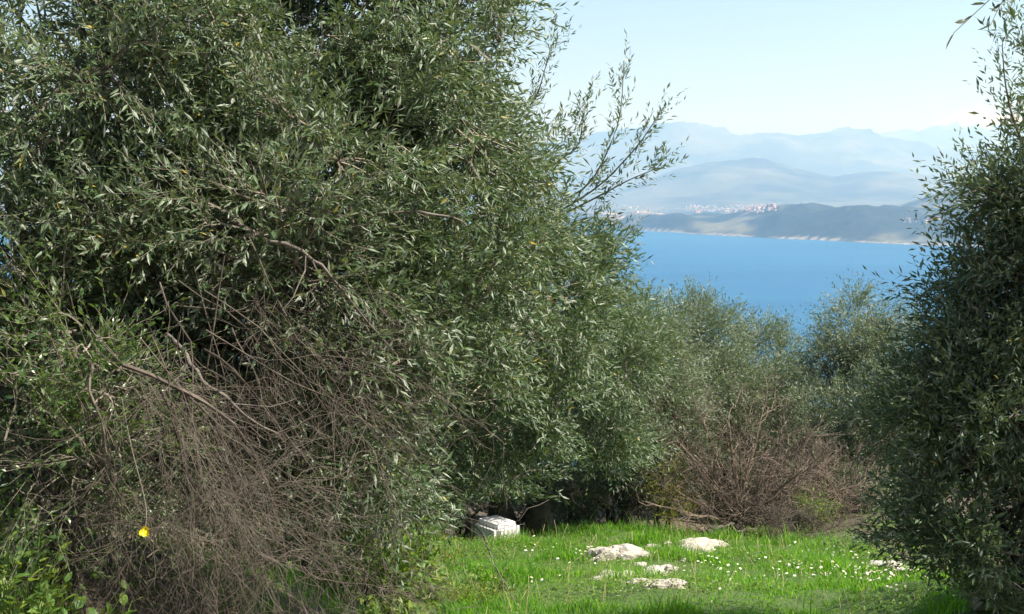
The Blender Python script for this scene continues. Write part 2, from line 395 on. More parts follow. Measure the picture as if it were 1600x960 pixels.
def plant(name, label, cat, base, lobes, n_cl, n_sp, n_leaf, seed, trunk_r=.13, fork=.8, leaf=.05, lw=.22, mat='olive', twigm='twig', barkm='bark',
          spray=(.2, .4), fine=True, singles=0, group=None, droop=.08, wisps=None, trunks=1, keep=None, lean=(0, 0), crown_name='crown', up=.55, open_=(.5, 1.1), sp_r=.0016, shell=.35, front=None, limb_r=1.0, gaps=2.4, lobe_w=None, gap_q=.3):
    rng = np.random.default_rng(seed); base = np.asarray(base, float); root = empty(name, base)
    tag(root, label, cat, group)
    # trunk(s)
    tops = []; tp = []; trr = []
    for k in range(trunks):
        an = rng.uniform(0, 6.28); off = np.array([math.cos(an), math.sin(an), 0]) * trunk_r * (1.2 if trunks > 1 else 0)
        top = base + np.array([lean[0] + off[0] * 2.5, lean[1] + off[1] * 2.5, fork * rng.uniform(.85, 1.15)])
        pth = wobble(bez(base + off - np.array([0, 0, .12]), (base + off) * .5 + top * .5 + np.array([off[0], off[1], 0]), top, 9), trunk_r * .35, rng)
        tp.append(pth); trr.append(trunk_r * np.linspace(1.35, .75, 9) * (1 + .1 * rng.normal(0, 1, 9))); tops.append(pth[-1])
    mb = MB(); add_tubes(mb, np.array(tp), np.array(trr), 9); mb.build('trunk', M[barkm], root, smooth=True)
    # limbs
    limbs = []; lr = []; limb_o = []
    for c, r in lobes:
        c = np.asarray(c, float); top = tops[int(np.argmin([np.linalg.norm(c - t) for t in tops]))]
        mid = top * .55 + c * .45 + np.array([0, 0, .15 * np.linalg.norm(c - top)])
        L = wobble(bez(top - (top - base) * .08, mid, c, 12), .05 * np.linalg.norm(c - top), rng)
        rr = trunk_r * .55 * limb_r * np.linspace(1, .1, 12)
        limbs.append(L); lr.append(rr)
        mb = MB(); add_tubes(mb, L[None], rr[None], 6); limb_o.append(mb.build('branch', M[barkm], root, smooth=True))
    limbs = np.array(limbs); lr = np.array(lr)
    rm = max(np.mean(r) for _, r in lobes)
    sec, secr = grow(limbs, lr, 9, (.35 * rm, 1.0 * rm), .9, np.array([0, 0, .1]), 8, rng, .2, (.35, 1), (.7, .35), .6)
    s3, s3r = grow(sec, secr, 4, (.2 * rm, .6 * rm), .9, np.array([0, 0, .1]), 6, rng, .22, (.3, 1), (.7, .4), .6)
    lc = np.array([c for c, _ in lobes]); lrr = np.array([r for _, r in lobes])
    def inside(q): return ((((q[:, -1][:, None] - lc[None]) / (lrr[None] * .95)) ** 2).sum(-1) < 1).any(1)
    k1 = inside(sec); own = np.repeat(np.arange(len(limbs)), 9)[k1]; sec, secr = sec[k1], secr[k1]; k2 = inside(s3); s3, s3r = s3[k2], s3r[k2]
    for q, r, w_ in zip(sec, secr, own):
        mb = MB(); add_tubes(mb, q[None], r[None], 5); mb.build('side_branch', M[barkm], limb_o[w_], smooth=True, local=False)
    pool = np.concatenate([limbs[:, 4:10].reshape(-1, 3), sec[:, 2:].reshape(-1, 3), s3[:, 2:].reshape(-1, 3)])
    # cluster centres spread through the outer part of each lobe
    wts = np.array([(r[0] * r[1] + r[1] * r[2] + r[0] * r[2]) for _, r in lobes]) * (1 if lobe_w is None else np.array(lobe_w)); wts = wts / wts.sum()
    li = rng.choice(len(lobes), n_cl, p=wts)
    Cc = np.array([c for c, _ in lobes])[li]; Rr = np.array([r for _, r in lobes])[li]
    d = norm(rng.normal(0, 1, (n_cl, 3)))
    if front is not None:          # more of the growth on the open side
        flip = (d @ np.asarray(front) < 0) & (rng.uniform(0, 1, n_cl) < .7); d[flip] *= -1
    rad = shell + (1 - shell) * rng.uniform(0, 1, (n_cl, 1)) ** .6
    cl = Cc + d * Rr * rad
    ok = cl[:, 2] > ground_z(cl[:, 0], cl[:, 1]) + .08
    if keep is not None: ok &= keep(cl)
    if gaps:                       # clumps with dark hollows between them
        q = cl * gaps; nz = (vnoise(q[:, 0] + q[:, 2] * .37, q[:, 2] + q[:, 1] * .31, seed) + vnoise(q[:, 1] - q[:, 2] * .4, q[:, 0] * .6 + q[:, 2], seed + 5)) / 2
        ok &= nz > np.quantile(nz, gap_q)
    cl = cl[ok]; d = d[ok]; nc = len(cl)
    near = np.zeros(nc, int)
    for s in range(0, nc, 500): near[s:s + 500] = np.argmin(((cl[s:s + 500, None] - pool[None]) ** 2).sum(-1) * rng.uniform(.35, 1.65, (len(cl[s:s + 500]), len(pool))), 1)
    st = pool[near]; ln = np.linalg.norm(cl - st, axis=1, keepdims=True)
    midp = st * .5 + cl * .5 + rng.normal(0, .12, (nc, 3)) * ln + np.array([0, 0, .18]) * ln
    t = np.linspace(0, 1, 7)[None, :, None]
    cb = (1 - t) ** 2 * st[:, None] + 2 * t * (1 - t) * midp[:, None] + t * t * cl[:, None]
    cb = cb + rng.normal(0, .015, cb.shape) * np.minimum(t * 4, 1) * np.minimum(ln, 1)[:, None]
    crad = (np.clip(.003 + .006 * ln[:, 0], .003, .010))[:, None] * np.linspace(1, .35, 7)[None] * limb_r
    # sprays
    bias = np.array([0, 0, 1.0]) * droop
    sp, sr = grow(cb, crad, n_sp, spray, .95, bias, 4, rng, .22, (.35, 1.0), (.55, .3), 1.2, sp_r * 1.6)
    outw = np.repeat(d, n_sp, 0); sp = sp + outw[:, None] * (np.linspace(0, 1, 4)[None, :, None] ** 1.3) * .12 * (spray[1] / .4)
    wsp = np.zeros(len(sp), bool)
    if wisps is not None:
        for pth in wisps:
            w, wr = grow(pth[None], np.full((1, len(pth)), .004), 30, (spray[0] * .75, spray[1] * .95), .75, np.array([0, 0, .35]), 4, rng, .12, (.25, 1.0), (.6, .3), .6, sp_r * 1.4)
            wsp = np.concatenate([wsp, np.ones(len(w), bool)]); sp = np.concatenate([sp, w]); sr = np.concatenate([sr, wr])
            mb = MB(); add_tubes(mb, pth[None], (.007 * np.linspace(1, .3, len(pth)))[None], 5); mb.build('branch', M[twigm], root)
    kk = (sp[:, :, 2] > ground_z(sp[:, :, 0], sp[:, :, 1]) + .01).all(1)
    qx, qy, qf = project(sp)       # foliage stays clear of the low opening in front of the forked trunk
    kk &= ~((qx > 728) & (qx < 905) & (qy > 786) & (qy < 860) & (qf < 13)).any(1)
    kk &= ~((qx > 1325) & (qx < 1580) & (qy > 868 + (qx - 1340) * .42) & (qf < 11)).any(1)
    kk &= ~((qx > 690) & (qx < 1330) & (qy > 850) & (qf < 11)).any(1)
    sp, sr, wsp = sp[kk], sr[kk], wsp[kk]
    mb = MB(); add_tubes(mb, s3, s3r, 3); add_tubes(mb, cb[:, ::2] if np.linalg.norm(base - EYE) > 9 else cb, crad[:, ::2] if np.linalg.norm(base - EYE) > 9 else crad, 3); nr = np.linalg.norm(sp[:, 2] - EYE, axis=1) < 4.7
    if nr.any(): add_tubes(mb, sp[nr], np.maximum(sr[nr], sp_r * .5), 3)
    tw = mb.build('twigs', M[twigm], root); tag(tw, kind='stuff')
    pos, tan = along(sp, n_leaf, rng)
    fr, pos = leaf_frames(pos, tan, leaf, lw, rng, open_, up); rnd = rng.uniform(0, 1, len(pos)); wl_ = np.repeat(wsp, n_leaf)
    fr = fr * np.where(wl_, .85, 1)[:, None, None]; dk = ~(wl_ & (rng.uniform(0, 1, len(pos)) < .15)); fr, pos, rnd = fr[dk], pos[dk], rnd[dk]
    if singles:
        px, py, f = project(pos); inn = (px > 5) & (px < 1595) & (py > 5) & (py < 955)
        order = np.argsort(np.where(inn, f, 1e6))[:singles]
        single_leaves(fr[order], pos[order], rnd[order], M[mat], root)
        msk = np.ones(len(pos), bool); msk[order] = False; fr, pos, rnd = fr[msk], pos[msk], rnd[msk]
    mb = MB()
    if fine is True: fine = 99
    nf = (np.linalg.norm(pos - EYE, axis=1) < fine) if fine else np.zeros(len(pos), bool)
    if nf.any(): add_leaves(mb, fr[nf], pos[nf], rnd[nf], True)
    if (~nf).any(): add_leaves(mb, fr[~nf], pos[~nf], rnd[~nf], False)
    cr = mb.build(crown_name, M[mat], root); tag(cr, kind='stuff')
    return root

def gbase(x, y): return np.array([x, y, float(ground_z(x, y))])
def path_px(pts, n=12):
    q = np.array([P(*t) for t in pts]); s = np.linspace(0, 1, len(q)); t = np.linspace(0, 1, n)
    out = np.stack([np.interp(t, s, q[:, i]) for i in range(3)], 1)
    out[1:-1] = (out[:-2] + 2 * out[1:-1] + out[2:]) / 4; return out
TOCAM = np.array([.35, -.93, 0.1])

# --- the big olive on the left
L1 = [(P(150, 130, 5.3), (1.15, .95, 1.0)), (P(560, 40, 5.8), (.5, .6, .55)), (P(450, 60, 5.7), (1.1, 1.0, 1.1)), (P(645, 70, 6.0), (.52, .8, .85)), (P(660, 330, 5.7), (.68, .85, .62)),
      (P(380, 330, 5.2), (.85, .85, .75)), (P(90, 430, 5.0), (.85, .85, .7)), (P(610, 600, 6.3), (.75, .8, .6)), (P(800, 500, 7.2), (.62, .8, .75)), (P(840, 300, 6.6), (.26, .4, .3)), (P(890, 410, 7.3), (.3, .4, .28)),
      (P(585, 800, 6.0), (.3, .4, .25)), (P(250, -250, 6.2), (1.8, 1.4, 1.0)), (P(640, -180, 6.4), (.6, .9, .8)), (P(60, 680, 5.4), (.9, .8, .6)), (P(730, 720, 7.2), (.55, .6, .45)), (P(400, 560, 5.3), (.8, .8, .6)), (P(520, 480, 5.0), (.45, .5, .4)), (P(330, 740, 5.0), (.45, .4, .35)), (P(560, 700, 5.2), (.35, .4, .35))]
W1 = [path_px([(850, 330, 7.41), (925, 290, 7.15), (970, 190, 7.02), (975, 95, 7.02)]), path_px([(860, 340, 7.41), (940, 290, 7.15), (1000, 225, 7.02), (1032, 175, 6.96)]),
      path_px([(860, 345, 7.41), (930, 310, 7.15), (985, 280, 7.02), (1030, 262, 6.96)]), path_px([(800, 200, 7.80), (840, 150, 7.67), (862, 70, 7.54)]),
      path_px([(840, 380, 8.06), (910, 370, 7.80), (985, 372, 7.67)]), path_px([(860, 260, 7.54), (905, 230, 7.41), (915, 160, 7.41)])]
plant('olive_tree', 'huge near olive tree filling the left half with glossy grey-green leaves', 'tree', gbase(-2.75, 6.9), L1, 4100, 9, 12, 11, .17, 1.0, .046, .235,
      singles=300, wisps=W1, front=TOCAM, group='olive trees on the hillside', shell=.4, fine=4.25, gap_q=.17, spray=(.12, .28), lean=(.1, -.2))

# --- olives further down the slope
G = 'olive trees on the hillside'
def lobe(px, py, Y, *r): return (P(px, py, Y), r)
plant('olive_tree', 'olive tree with dark forked trunk beside the white caged block', 'tree', gbase(.16, 13.3),
      [lobe(830, 565, 13.1, 1.1, 1.0, .8), lobe(930, 545, 12.5, .65, .8, .7), lobe(720, 620, 12.5, .8, .8, .8), lobe(935, 680, 12.9, .6, .5, .4), lobe(760, 735, 12.4, .5, .5, .28), lobe(700, 480, 13.4, .9, .9, .8)],
      1900, 7, 12, 21, .15, .45, .058, .23, 'olive', group=G, fine=0, trunks=3, front=TOCAM, limb_r=.8)
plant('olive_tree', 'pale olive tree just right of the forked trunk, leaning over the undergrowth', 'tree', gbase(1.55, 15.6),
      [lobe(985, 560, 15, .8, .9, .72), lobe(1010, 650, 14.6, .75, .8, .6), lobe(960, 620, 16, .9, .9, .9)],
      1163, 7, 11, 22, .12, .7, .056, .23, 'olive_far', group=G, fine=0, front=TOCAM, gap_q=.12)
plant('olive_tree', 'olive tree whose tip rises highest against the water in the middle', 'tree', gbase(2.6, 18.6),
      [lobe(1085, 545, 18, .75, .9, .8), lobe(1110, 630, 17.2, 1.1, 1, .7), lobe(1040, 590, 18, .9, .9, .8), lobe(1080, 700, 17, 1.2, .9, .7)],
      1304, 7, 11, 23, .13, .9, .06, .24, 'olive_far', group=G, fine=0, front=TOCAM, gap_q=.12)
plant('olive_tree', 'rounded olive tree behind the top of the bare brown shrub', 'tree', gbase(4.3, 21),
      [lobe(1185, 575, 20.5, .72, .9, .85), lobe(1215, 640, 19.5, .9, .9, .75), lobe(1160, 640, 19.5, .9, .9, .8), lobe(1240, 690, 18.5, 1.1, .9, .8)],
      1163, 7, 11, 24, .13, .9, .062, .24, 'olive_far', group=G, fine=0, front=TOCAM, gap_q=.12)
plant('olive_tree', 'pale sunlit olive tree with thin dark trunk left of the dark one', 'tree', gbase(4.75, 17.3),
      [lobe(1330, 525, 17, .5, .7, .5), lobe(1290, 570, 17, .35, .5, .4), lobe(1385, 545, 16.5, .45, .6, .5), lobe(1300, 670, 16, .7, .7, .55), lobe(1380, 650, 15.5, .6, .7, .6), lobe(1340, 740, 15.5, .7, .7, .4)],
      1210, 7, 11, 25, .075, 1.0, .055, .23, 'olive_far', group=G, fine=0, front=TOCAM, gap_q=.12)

# --- the dark olive on the right
L7 = [lobe(1665, 350, 5.70, 0.32, 0.46, 0.38), lobe(1590, 500, 5.70, 0.36, 0.49, 0.30), lobe(1552, 660, 5.55, 0.45, 0.49, 0.34), lobe(1575, 810, 5.47, 0.46, 0.46, 0.26), lobe(1740, 150, 5.93, 0.26, 0.38, 0.42),
      lobe(1810, 560, 6.08, 0.68, 0.76, 0.99), lobe(1850, 300, 6.0, 0.55, 0.6, 0.6), lobe(1770, 820, 5.78, 0.46, 0.61, 0.38), lobe(1950, 430, 5.9, 1.0, .8, .8), lobe(1950, 700, 5.6, .9, .8, 1.0), lobe(1800, 900, 5.5, .7, .7, .4),
      lobe(1515, 560, 5.6, .13, .2, .13), lobe(1462, 640, 5.5, .16, .2, .10), lobe(1470, 750, 5.4, .15, .2, .13), lobe(1510, 850, 5.3, .17, .2, .12), lobe(1575, 430, 5.6, .16, .2, .14), lobe(1590, 300, 5.6, .15, .2, .12), lobe(1590, 890, 5.3, .22, .2, .12), lobe(1640, 940, 5.3, .25, .25, .14)]
W7 = [path_px([(1640, 300, 5.62), (1585, 200, 5.47), (1570, 130, 5.40), (1566, 70, 5.40)]), path_px([(1660, 230, 5.62), (1610, 120, 5.47), (1596, 40, 5.40)]),
      path_px([(1620, 330, 5.47), (1540, 290, 5.40), (1500, 310, 5.32)]),
      path_px([(1700, 120, 5.76), (1740, -120, 3.96), (1620, -90, 3.06), (1630, -80, 2.79), (1612, -50, 2.75)])]
plant('olive_tree', 'dark shaded olive tree at the right edge, its foliage reaching the grass', 'tree', gbase(2.72, 5.85), L7, 2400, 7, 11, 27, .075, .6, .043, .25, 'olive',
      singles=300, wisps=W7, group=G, fine=4.8, spray=(.15, .33), gaps=3.2, lobe_w=[3.2, 3, 2.8, 3, 2, 1.2, .6, 2.6, .35, .35, 1.6, 4, 4.5, 4, 5, 4, 4, 5, 5], shell=.3, front=(-.7, -.7, 0))

plant('olive_tree', 'olive tree added out of view to shade the dark right-hand olive', 'tree', gbase(5.2, 4.3), [((4.1, 4.9, 2.8), (1.0, .8, .8)), ((4.5, 4.6, 1.6), (.9, .8, .9)), ((5.0, 4.2, .6), (.9, .9, .7)), ((4.2, 5.3, 1.3), (.7, .7, .9))],
      560, 6, 11, 28, .14, 1.0, .075, .28, 'olive', group=G, fine=0)  # unseen tree added on the sunward side to keep the right-hand olive dark
# --- more olives lower on the slope, seen only between the nearer ones
for k, (px, py, Y, r, lab) in enumerate([(150, 640, 15, 1.7, 'olive tree glimpsed behind the brushwood at far left'), (420, 690, 13.5, 1.4, 'olive tree glimpsed behind the middle of the brushwood'), (640, 700, 16, 1.5, 'olive tree glimpsed behind the hanging leaves left of the forked trunk'),
        (830, 740, 19, 1.6, 'olive tree low on the slope behind the forked trunk'), (990, 770, 21, 1.7, 'olive tree low on the slope behind the pale boulders'), (1150, 745, 24, 2.2, 'olive tree low on the slope behind the bare brown shrub'),
        (1290, 730, 22, 1.9, 'olive tree low on the slope below the pale sunlit olive'), (1440, 680, 20, 2.0, 'olive tree on the slope behind the dark right-hand olive'), (1560, 640, 18, 1.8, 'olive tree on the slope at the right edge, behind the dark olive')]):
    c = P(px, py, Y); b0 = gbase(c[0], c[1])
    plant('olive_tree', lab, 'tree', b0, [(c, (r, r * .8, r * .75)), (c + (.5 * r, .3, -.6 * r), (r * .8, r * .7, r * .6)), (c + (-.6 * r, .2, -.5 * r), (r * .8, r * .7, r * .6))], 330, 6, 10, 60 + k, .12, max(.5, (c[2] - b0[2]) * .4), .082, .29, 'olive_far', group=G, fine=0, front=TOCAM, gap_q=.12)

# --- evergreen bushes that close the hedge below the olives
def bush(label, base, lobes, ncl, seed, mat='shrub', leaf=.04, lw=.4, **k):
    a = dict(trunk_r=.03, fork=.2, leaf=leaf, lw=lw, mat=mat, spray=(.12, .28), fine=0, droop=.15, crown_name='foliage', trunks=3); a.update(k)
    return plant('bush', label, 'bush', base, lobes, ncl, 6, 9, seed, group='evergreen bushes under the olives', **a)
bush('dark evergreen bush behind the left end of the pale boulders', gbase(1.25, 14.6), [lobe(960, 775, 14.6, .6, .5, .5), lobe(900, 770, 14.8, .5, .4, .45)], 260, 31, 'olive')
bush('dark evergreen bush behind the bare brown shrub', gbase(2.9, 16.2), [lobe(1120, 740, 16.2, .9, .6, .7), lobe(1200, 745, 16.4, .8, .6, .7)], 380, 32, 'olive')
bush('dark evergreen bush between the brown shrub and the right-hand olive', gbase(4.0, 15.2), [lobe(1300, 770, 15, .6, .6, .5), lobe(1360, 790, 14.3, .5, .5, .45)], 300, 33, 'olive')
bush('bright green bush with light shining through left of the forked trunk', gbase(-.55, 12.4), [lobe(760, 790, 12.5, .3, .3, .2), lobe(700, 790, 12.2, .5, .4, .3)], 170, 34, 'shrub', .035, .5)
bush('yellow-green flowering bush left of the bare brown shrub', gbase(1.75, 13.9), [lobe(1035, 755, 13.9, .22, .2, .26), lobe(1050, 800, 13.8, .22, .2, .15)], 90, 35, 'yellow_shrub', .025, .5)
bush('small lime green bush right of the brown shrub stems', gbase(3.35, 13.7), [lobe(1268, 800, 13.6, .2, .15, .1)], 50, 36, 'weed', .03, .5)
bush('young evergreen with small bright leaves among the left branches', gbase(-1.6, 4.3), [lobe(80, 560, 4.3, .3, .3, .4), lobe(60, 720, 4.1, .3, .3, .35), lobe(170, 650, 4.1, .22, .25, .3), lobe(20, 380, 4.4, .3, .3, .3)], 150, 37, 'shrub', .028, .4, fine=5)
bush('dark evergreen bush in the shade behind the left of the brushwood', gbase(-2.6, 7.8), [lobe(120, 800, 7.8, .8, .5, .45), lobe(20, 860, 7.4, .6, .5, .4)], 420, 39, 'olive', .05, .35)
bush('dark evergreen bush in the shade behind the right of the brushwood', gbase(-1.4, 8.2), [lobe(380, 800, 8.2, .8, .5, .45), lobe(560, 800, 8.4, .5, .5, .35)], 420, 40, 'olive', .05, .35)
bush('dark evergreen bush behind the young shrub at the left edge', gbase(-3.0, 6.4), [lobe(-20, 740, 6.4, .5, .4, .5), lobe(-60, 560, 6.6, .5, .4, .5)], 330, 41, 'olive', .05, .35)
bush('dark evergreen bush deep in the shade above the middle of the brushwood', gbase(-1.7, 8.6), [lobe(330, 540, 8.4, .7, .5, .6), lobe(200, 640, 8.4, .8, .5, .6)], 420, 42, 'olive', .055, .33, fork=.9)
bush('dark evergreen bush in the deep shade right behind the forked trunk', gbase(.8, 15.4), [lobe(880, 740, 15.6, .9, .5, .55), lobe(800, 690, 15.8, .8, .5, .6), lobe(850, 800, 15.2, .7, .4, .3)], 420, 43, 'olive', .06, .33)
bush('low leafy green weeds bush under the overhanging olive twigs', gbase(-.75, 5.6), [lobe(570, 915, 5.5, .22, .25, .14), lobe(650, 905, 5.8, .2, .2, .1)], 70, 38, 'weed', .055, .4, fine=7)

# ------------------------------------------------------------------ dead brushwood
def brush(name, label, cat, base, mains, mrad, levels, matk, seed, side=5):
    rng = np.random.default_rng(seed); root = empty(name, base); tag(root, label, cat)
    mains = np.array(mains); rad = np.array([r * np.linspace(1, .35, mains.shape[1]) for r in mrad])
    for q, r in zip(mains, rad):
        mb = MB(); add_tubes(mb, q[None], r[None], side); mb.build('branch', M[matk], root)
    mb = MB(); par, pr = mains, rad
    for (k, ln, sp, bias, n, wob, sides, rmax) in levels:
        par, pr = grow(par, np.maximum(pr, .0007), k, ln, sp, np.array(bias, float), n, rng, wob, (.12, 1), (.7, .4), .9, rmax)
        ok = (par[:, :, 2] > ground_z(par[:, :, 0], par[:, :, 1]) - .03).all(1); par, pr = par[ok], pr[ok]
        add_tubes(mb, par, np.maximum(pr, .0007), sides)
    tag(mb.build('twigs', M[matk], root), kind='stuff'); return root
rng = np.random.default_rng(5)
mains = []; mr = []
src = [(215, 545, 3.95), (225, 540, 3.9), (300, 500, 4.1), (290, 520, 4.0), (430, 390, 4.6), (390, 430, 4.4), (500, 430, 4.8)]
for k in range(44):
    q = k % 7; o = P(*src[q]) + rng.normal(0, .12, 3)
    if q < 2: e = P(rng.uniform(140, 460), rng.uniform(760, 1000), rng.uniform(3.5, 4.4))
    elif q < 4: e = P(rng.uniform(330, 640), rng.uniform(720, 960), rng.uniform(3.9, 5.2))
    else: e = P(rng.uniform(480, 660), rng.uniform(480, 760), rng.uniform(4.4, 5.4))
    md = o * .5 + e * .5 + np.array([.06, -.06, .12 * np.linalg.norm(e - o)]) + rng.normal(0, .12, 3)
    mains.append(wobble(bez(o, md, e, 12), .05, rng)); mr.append(rng.uniform(.0016, .0034) if k > 6 else rng.uniform(.004, .008))
for k in range(22):            # lying tangle under the hanging ones
    c = P(rng.uniform(150, 600), rng.uniform(700, 960), rng.uniform(3.8, 4.6)); d = rng.normal(0, 1, 3) * (.7, .6, .8); L = rng.uniform(.2, .5)
    mains.append(wobble(bez(c - d * L * .5, c + rng.normal(0, .08, 3), c + d * L * .5, 12), .05, rng)); mr.append(rng.uniform(.001, .0022))
brush('brushwood', 'grey-brown tangle of dead twigs hanging down in front of the near olive', 'brushwood', gbase(-1.2, 4.2), mains, mr,
      [(8, (.15, .5), .8, (.03, 0, -.4), 6, .22, 3, .0015), (5, (.08, .28), .95, (.0, 0, -.35), 5, .28, 3, .0011), (1, (.05, .13), 1.1, (0, 0, -.1), 4, .4, 3, .0009)], 'dead', 6)
# bare shrub
mains = []; mr = []; b0 = gbase(2.68, 13.9)
for k in range(44):
    an = rng.uniform(0, 6.28); el = rng.uniform(.05, 1.4); L = rng.uniform(.95, 1.75) * (.85 + .25 * math.sin(el))
    d = np.array([math.cos(an) * math.cos(el), .6 * math.sin(an) * math.cos(el), math.sin(el)])
    e = b0 + d * L + np.array([0, 0, .15]); md = b0 + d * L * .45 + np.array([0, 0, .22 * L - .12])
    mains.append(wobble(bez(b0 + rng.normal(0, .06, 3) + np.array([0, 0, .12]), md, e, 9), .05, rng)); mr.append(rng.uniform(.009, .022))
brush('bare_shrub', 'bare reddish-brown shrub with stems fanning out beyond the grass', 'shrub', b0, mains, mr,
      [(8, (.3, .7), .95, (0, 0, .1), 6, .28, 3, .006), (5, (.15, .4), 1.0, (0, 0, .08), 4, .28, 3, .0035), (2, (.08, .2), 1.0, (0, 0, .05), 3, .3, 3, .0025)], 'dead_red', 7)
mains = []; mr = []; b0 = gbase(3.85, 14.1)
for k in range(20):
    an = rng.uniform(0, 6.28); el = rng.uniform(.3, 1.3); L = rng.uniform(.6, 1.15); d = np.array([math.cos(an) * math.cos(el), .6 * math.sin(an) * math.cos(el), math.sin(el)])
    mains.append(wobble(bez(b0, b0 + d * L * .5 + np.array([0, 0, .1]), b0 + d * L, 9), .06, rng)); mr.append(rng.uniform(.006, .014))
brush('bare_shrub', 'smaller tangled brown shrub touching the dark right-hand olive', 'shrub', b0, mains, mr,
      [(8, (.25, .5), .7, (0, 0, .1), 6, .2, 3, .006), (5, (.12, .3), .8, (0, 0, .05), 4, .25, 3, .0035)], 'dead_red', 8)
mains = []; mr = []; b0 = gbase(3.0, 12.3)
for k in range(34):
    c = gbase(rng.uniform(2.65, 3.75), rng.uniform(11.9, 13.0)); an = rng.uniform(0, 6.28); L = rng.uniform(.25, .5); d = np.array([math.cos(an), math.sin(an), rng.uniform(.2, .8)])
    mains.append(wobble(bez(c, c + d * L * .5 + np.array([0, 0, .06]), c + d * L - np.array([0, 0, .06]), 8), .03, rng)); mr.append(rng.uniform(.003, .006))
brush('twig_heap', 'low heap of fine grey twigs at the far right of the grass', 'twigs', b0, mains, mr,
      [(9, (.15, .35), .8, (0, 0, .1), 5, .22, 3, .003), (5, (.08, .2), .9, (0, 0, .05), 4, .25, 3, .002)], 'dead', 9)
mains = []; mr = []; b0 = gbase(1.0, 14.3)
for k in range(26):
    c = gbase(rng.uniform(.5, 1.9), rng.uniform(13.9, 14.9)); an = rng.uniform(0, 6.28); L = rng.uniform(.4, .8); d = np.array([math.cos(an) * .7, math.sin(an) * .5, rng.uniform(.3, 1.0)])
    mains.append(wobble(bez(c, c + d * L * .5 + np.array([0, 0, .1]), c + d * L, 8), .06, rng)); mr.append(rng.uniform(.005, .013))
brush('dry_scrub', 'dry leafless scrub in the shade behind the pale boulders', 'scrub', b0, mains, mr,
      [(7, (.2, .45), .7, (0, 0, .1), 5, .2, 3, .005), (5, (.1, .25), .8, (0, 0, .05), 4, .25, 3, .003)], 'dead', 10)

def stick(name, label, cat, pts, r, matk, side_twigs=0, seed=1):
    rg = np.random.default_rng(seed); p = np.array(pts, float); s = np.linspace(0, 1, len(p)); t = np.linspace(0, 1, 16)
    q = np.stack([np.interp(t, s, p[:, i]) for i in range(3)], 1); q[1:-1] = (q[:-2] + 2 * q[1:-1] + q[2:]) / 4
    root = empty(name, q[0]); tag(root, label, cat); rr = r * np.linspace(1, .45, 16) * (1 + .12 * rg.normal(0, 1, 16)); q = q + rg.normal(0, r * .8, (16, 3))
    mb = MB(); add_tubes(mb, q[None], rr[None], 7); mb.build('stem', M[matk], root, smooth=True)
    if side_twigs:
        w, wr = grow(q[None], rr[None], side_twigs, (.1, .3), .9, np.array([0, 0, .1]), 5, rg, .2, (.1, .9), (.5, .3), .5)
        for a, b_ in zip(w, wr):
            mb = MB(); add_tubes(mb, a[None], b_[None], 5); mb.build('side_twig', M[matk], root)
    return root
def G3(px, py, h=0.0):
    q = on_ground(px, py); q[2] += h; return q
stick('fallen_branch', 'fallen grey branch lying behind the right-hand pale boulder', 'branch', [gbase(2.1, 13.0) + (0, 0, .12), gbase(2.4, 13.0) + (0, 0, .13), gbase(2.65, 13.05) + (0, 0, .06), gbase(2.95, 13.1) + (0, 0, .02)], .028, 'dead', 4, 3)
stick('fallen_twig', 'thin bent bare twig arching over the grass left of the white caged block', 'twig', [P(690, 780, 7.6), P(722, 806, 7.4), P(756, 835, 7.3), P(772, 885, 7.2), P(783, 900, 7.25), P(803, 940, 7.3)], .006, 'twig', 3, 4)
stick('dead_branch', 'pale thick dead branch slanting across the top of the brushwood', 'branch', [P(262, 520, 4.3), P(290, 552, 4.1), P(318, 592, 4.05), P(352, 618, 4.05), P(398, 660, 4.1), P(440, 690, 4.25)], 0.008, 'dead_thick', 6, 5)
stick('dead_branch', 'arched grey dead branch over the middle of the near olive', 'branch', [P(350, 340, 4.6), P(430, 378, 4.4), P(470, 390, 4.4), P(500, 415, 4.4), P(560, 480, 4.5), P(620, 560, 4.7)], 0.008, 'dead_thick', 6, 6)
stick('dead_branch', 'bare curved branch bowing out to the right within the near olive', 'branch', [P(380, 345, 5.3), P(480, 342, 4.9), P(570, 340, 4.8), P(630, 325, 4.75), P(690, 336, 4.8), P(730, 350, 4.9)], 0.008, 'dead_thick', 6, 7)
stick('dead_branch', 'short bare branch crossing the dark gap at the left edge', 'branch', [P(-60, 260, 4.6), P(10, 245, 4.5), P(60, 234, 4.5), P(110, 222, 4.5)], 0.010, 'dead_thick', 3, 8)

# ------------------------------------------------------------------ grass
rng = np.random.default_rng(77)
BARE = [(on_ground(960, 901), .28, .22), (on_ground(1022, 899), .42, .55), (on_ground(1010, 916), .42, .16), (on_ground(968, 862), .45, .25), (on_ground(1090, 851), .38, .25)]
n = 185000
gx = rng.uniform(-1.9, 4.6, n); gy = 4.2 + 9.6 * rng.uniform(0, 1, n) ** .85
ppx, ppy, _ = project(np.stack([gx, gy, ground_z(gx, gy)], -1))
dens = sstep(.25, .5, fbm(gx * 1.6, gy * 1.6, 91, 4)) * .65 + .35
right = np.interp(gy, [4, 7, 9, 11, 12.5], [2.4, 2.95, 3.15, 3.2, 2.5]) + .25 * (fbm(gx * 2, gy * 2, 93, 3) - .5)
dens *= np.where(gx > right, .18, 1) * np.where(gx < -.55 + .3 * fbm(gx * 2, gy * 2, 94, 2), .3, 1)
dens *= np.where(gy > np.interp(gx, [-2, 0, 1, 2, 3.2], [10.8, 11.4, 11.8, 12.5, 11.6])  , .32, 1)
for c, rx, ry in BARE:
    q = np.hypot((gx - c[0]) / rx, (gy - c[1]) / ry) + .9 * (fbm(gx * 6, gy * 6, 95, 3) - .5); dens *= .28 + .72 * sstep(.7, 1.1, q)
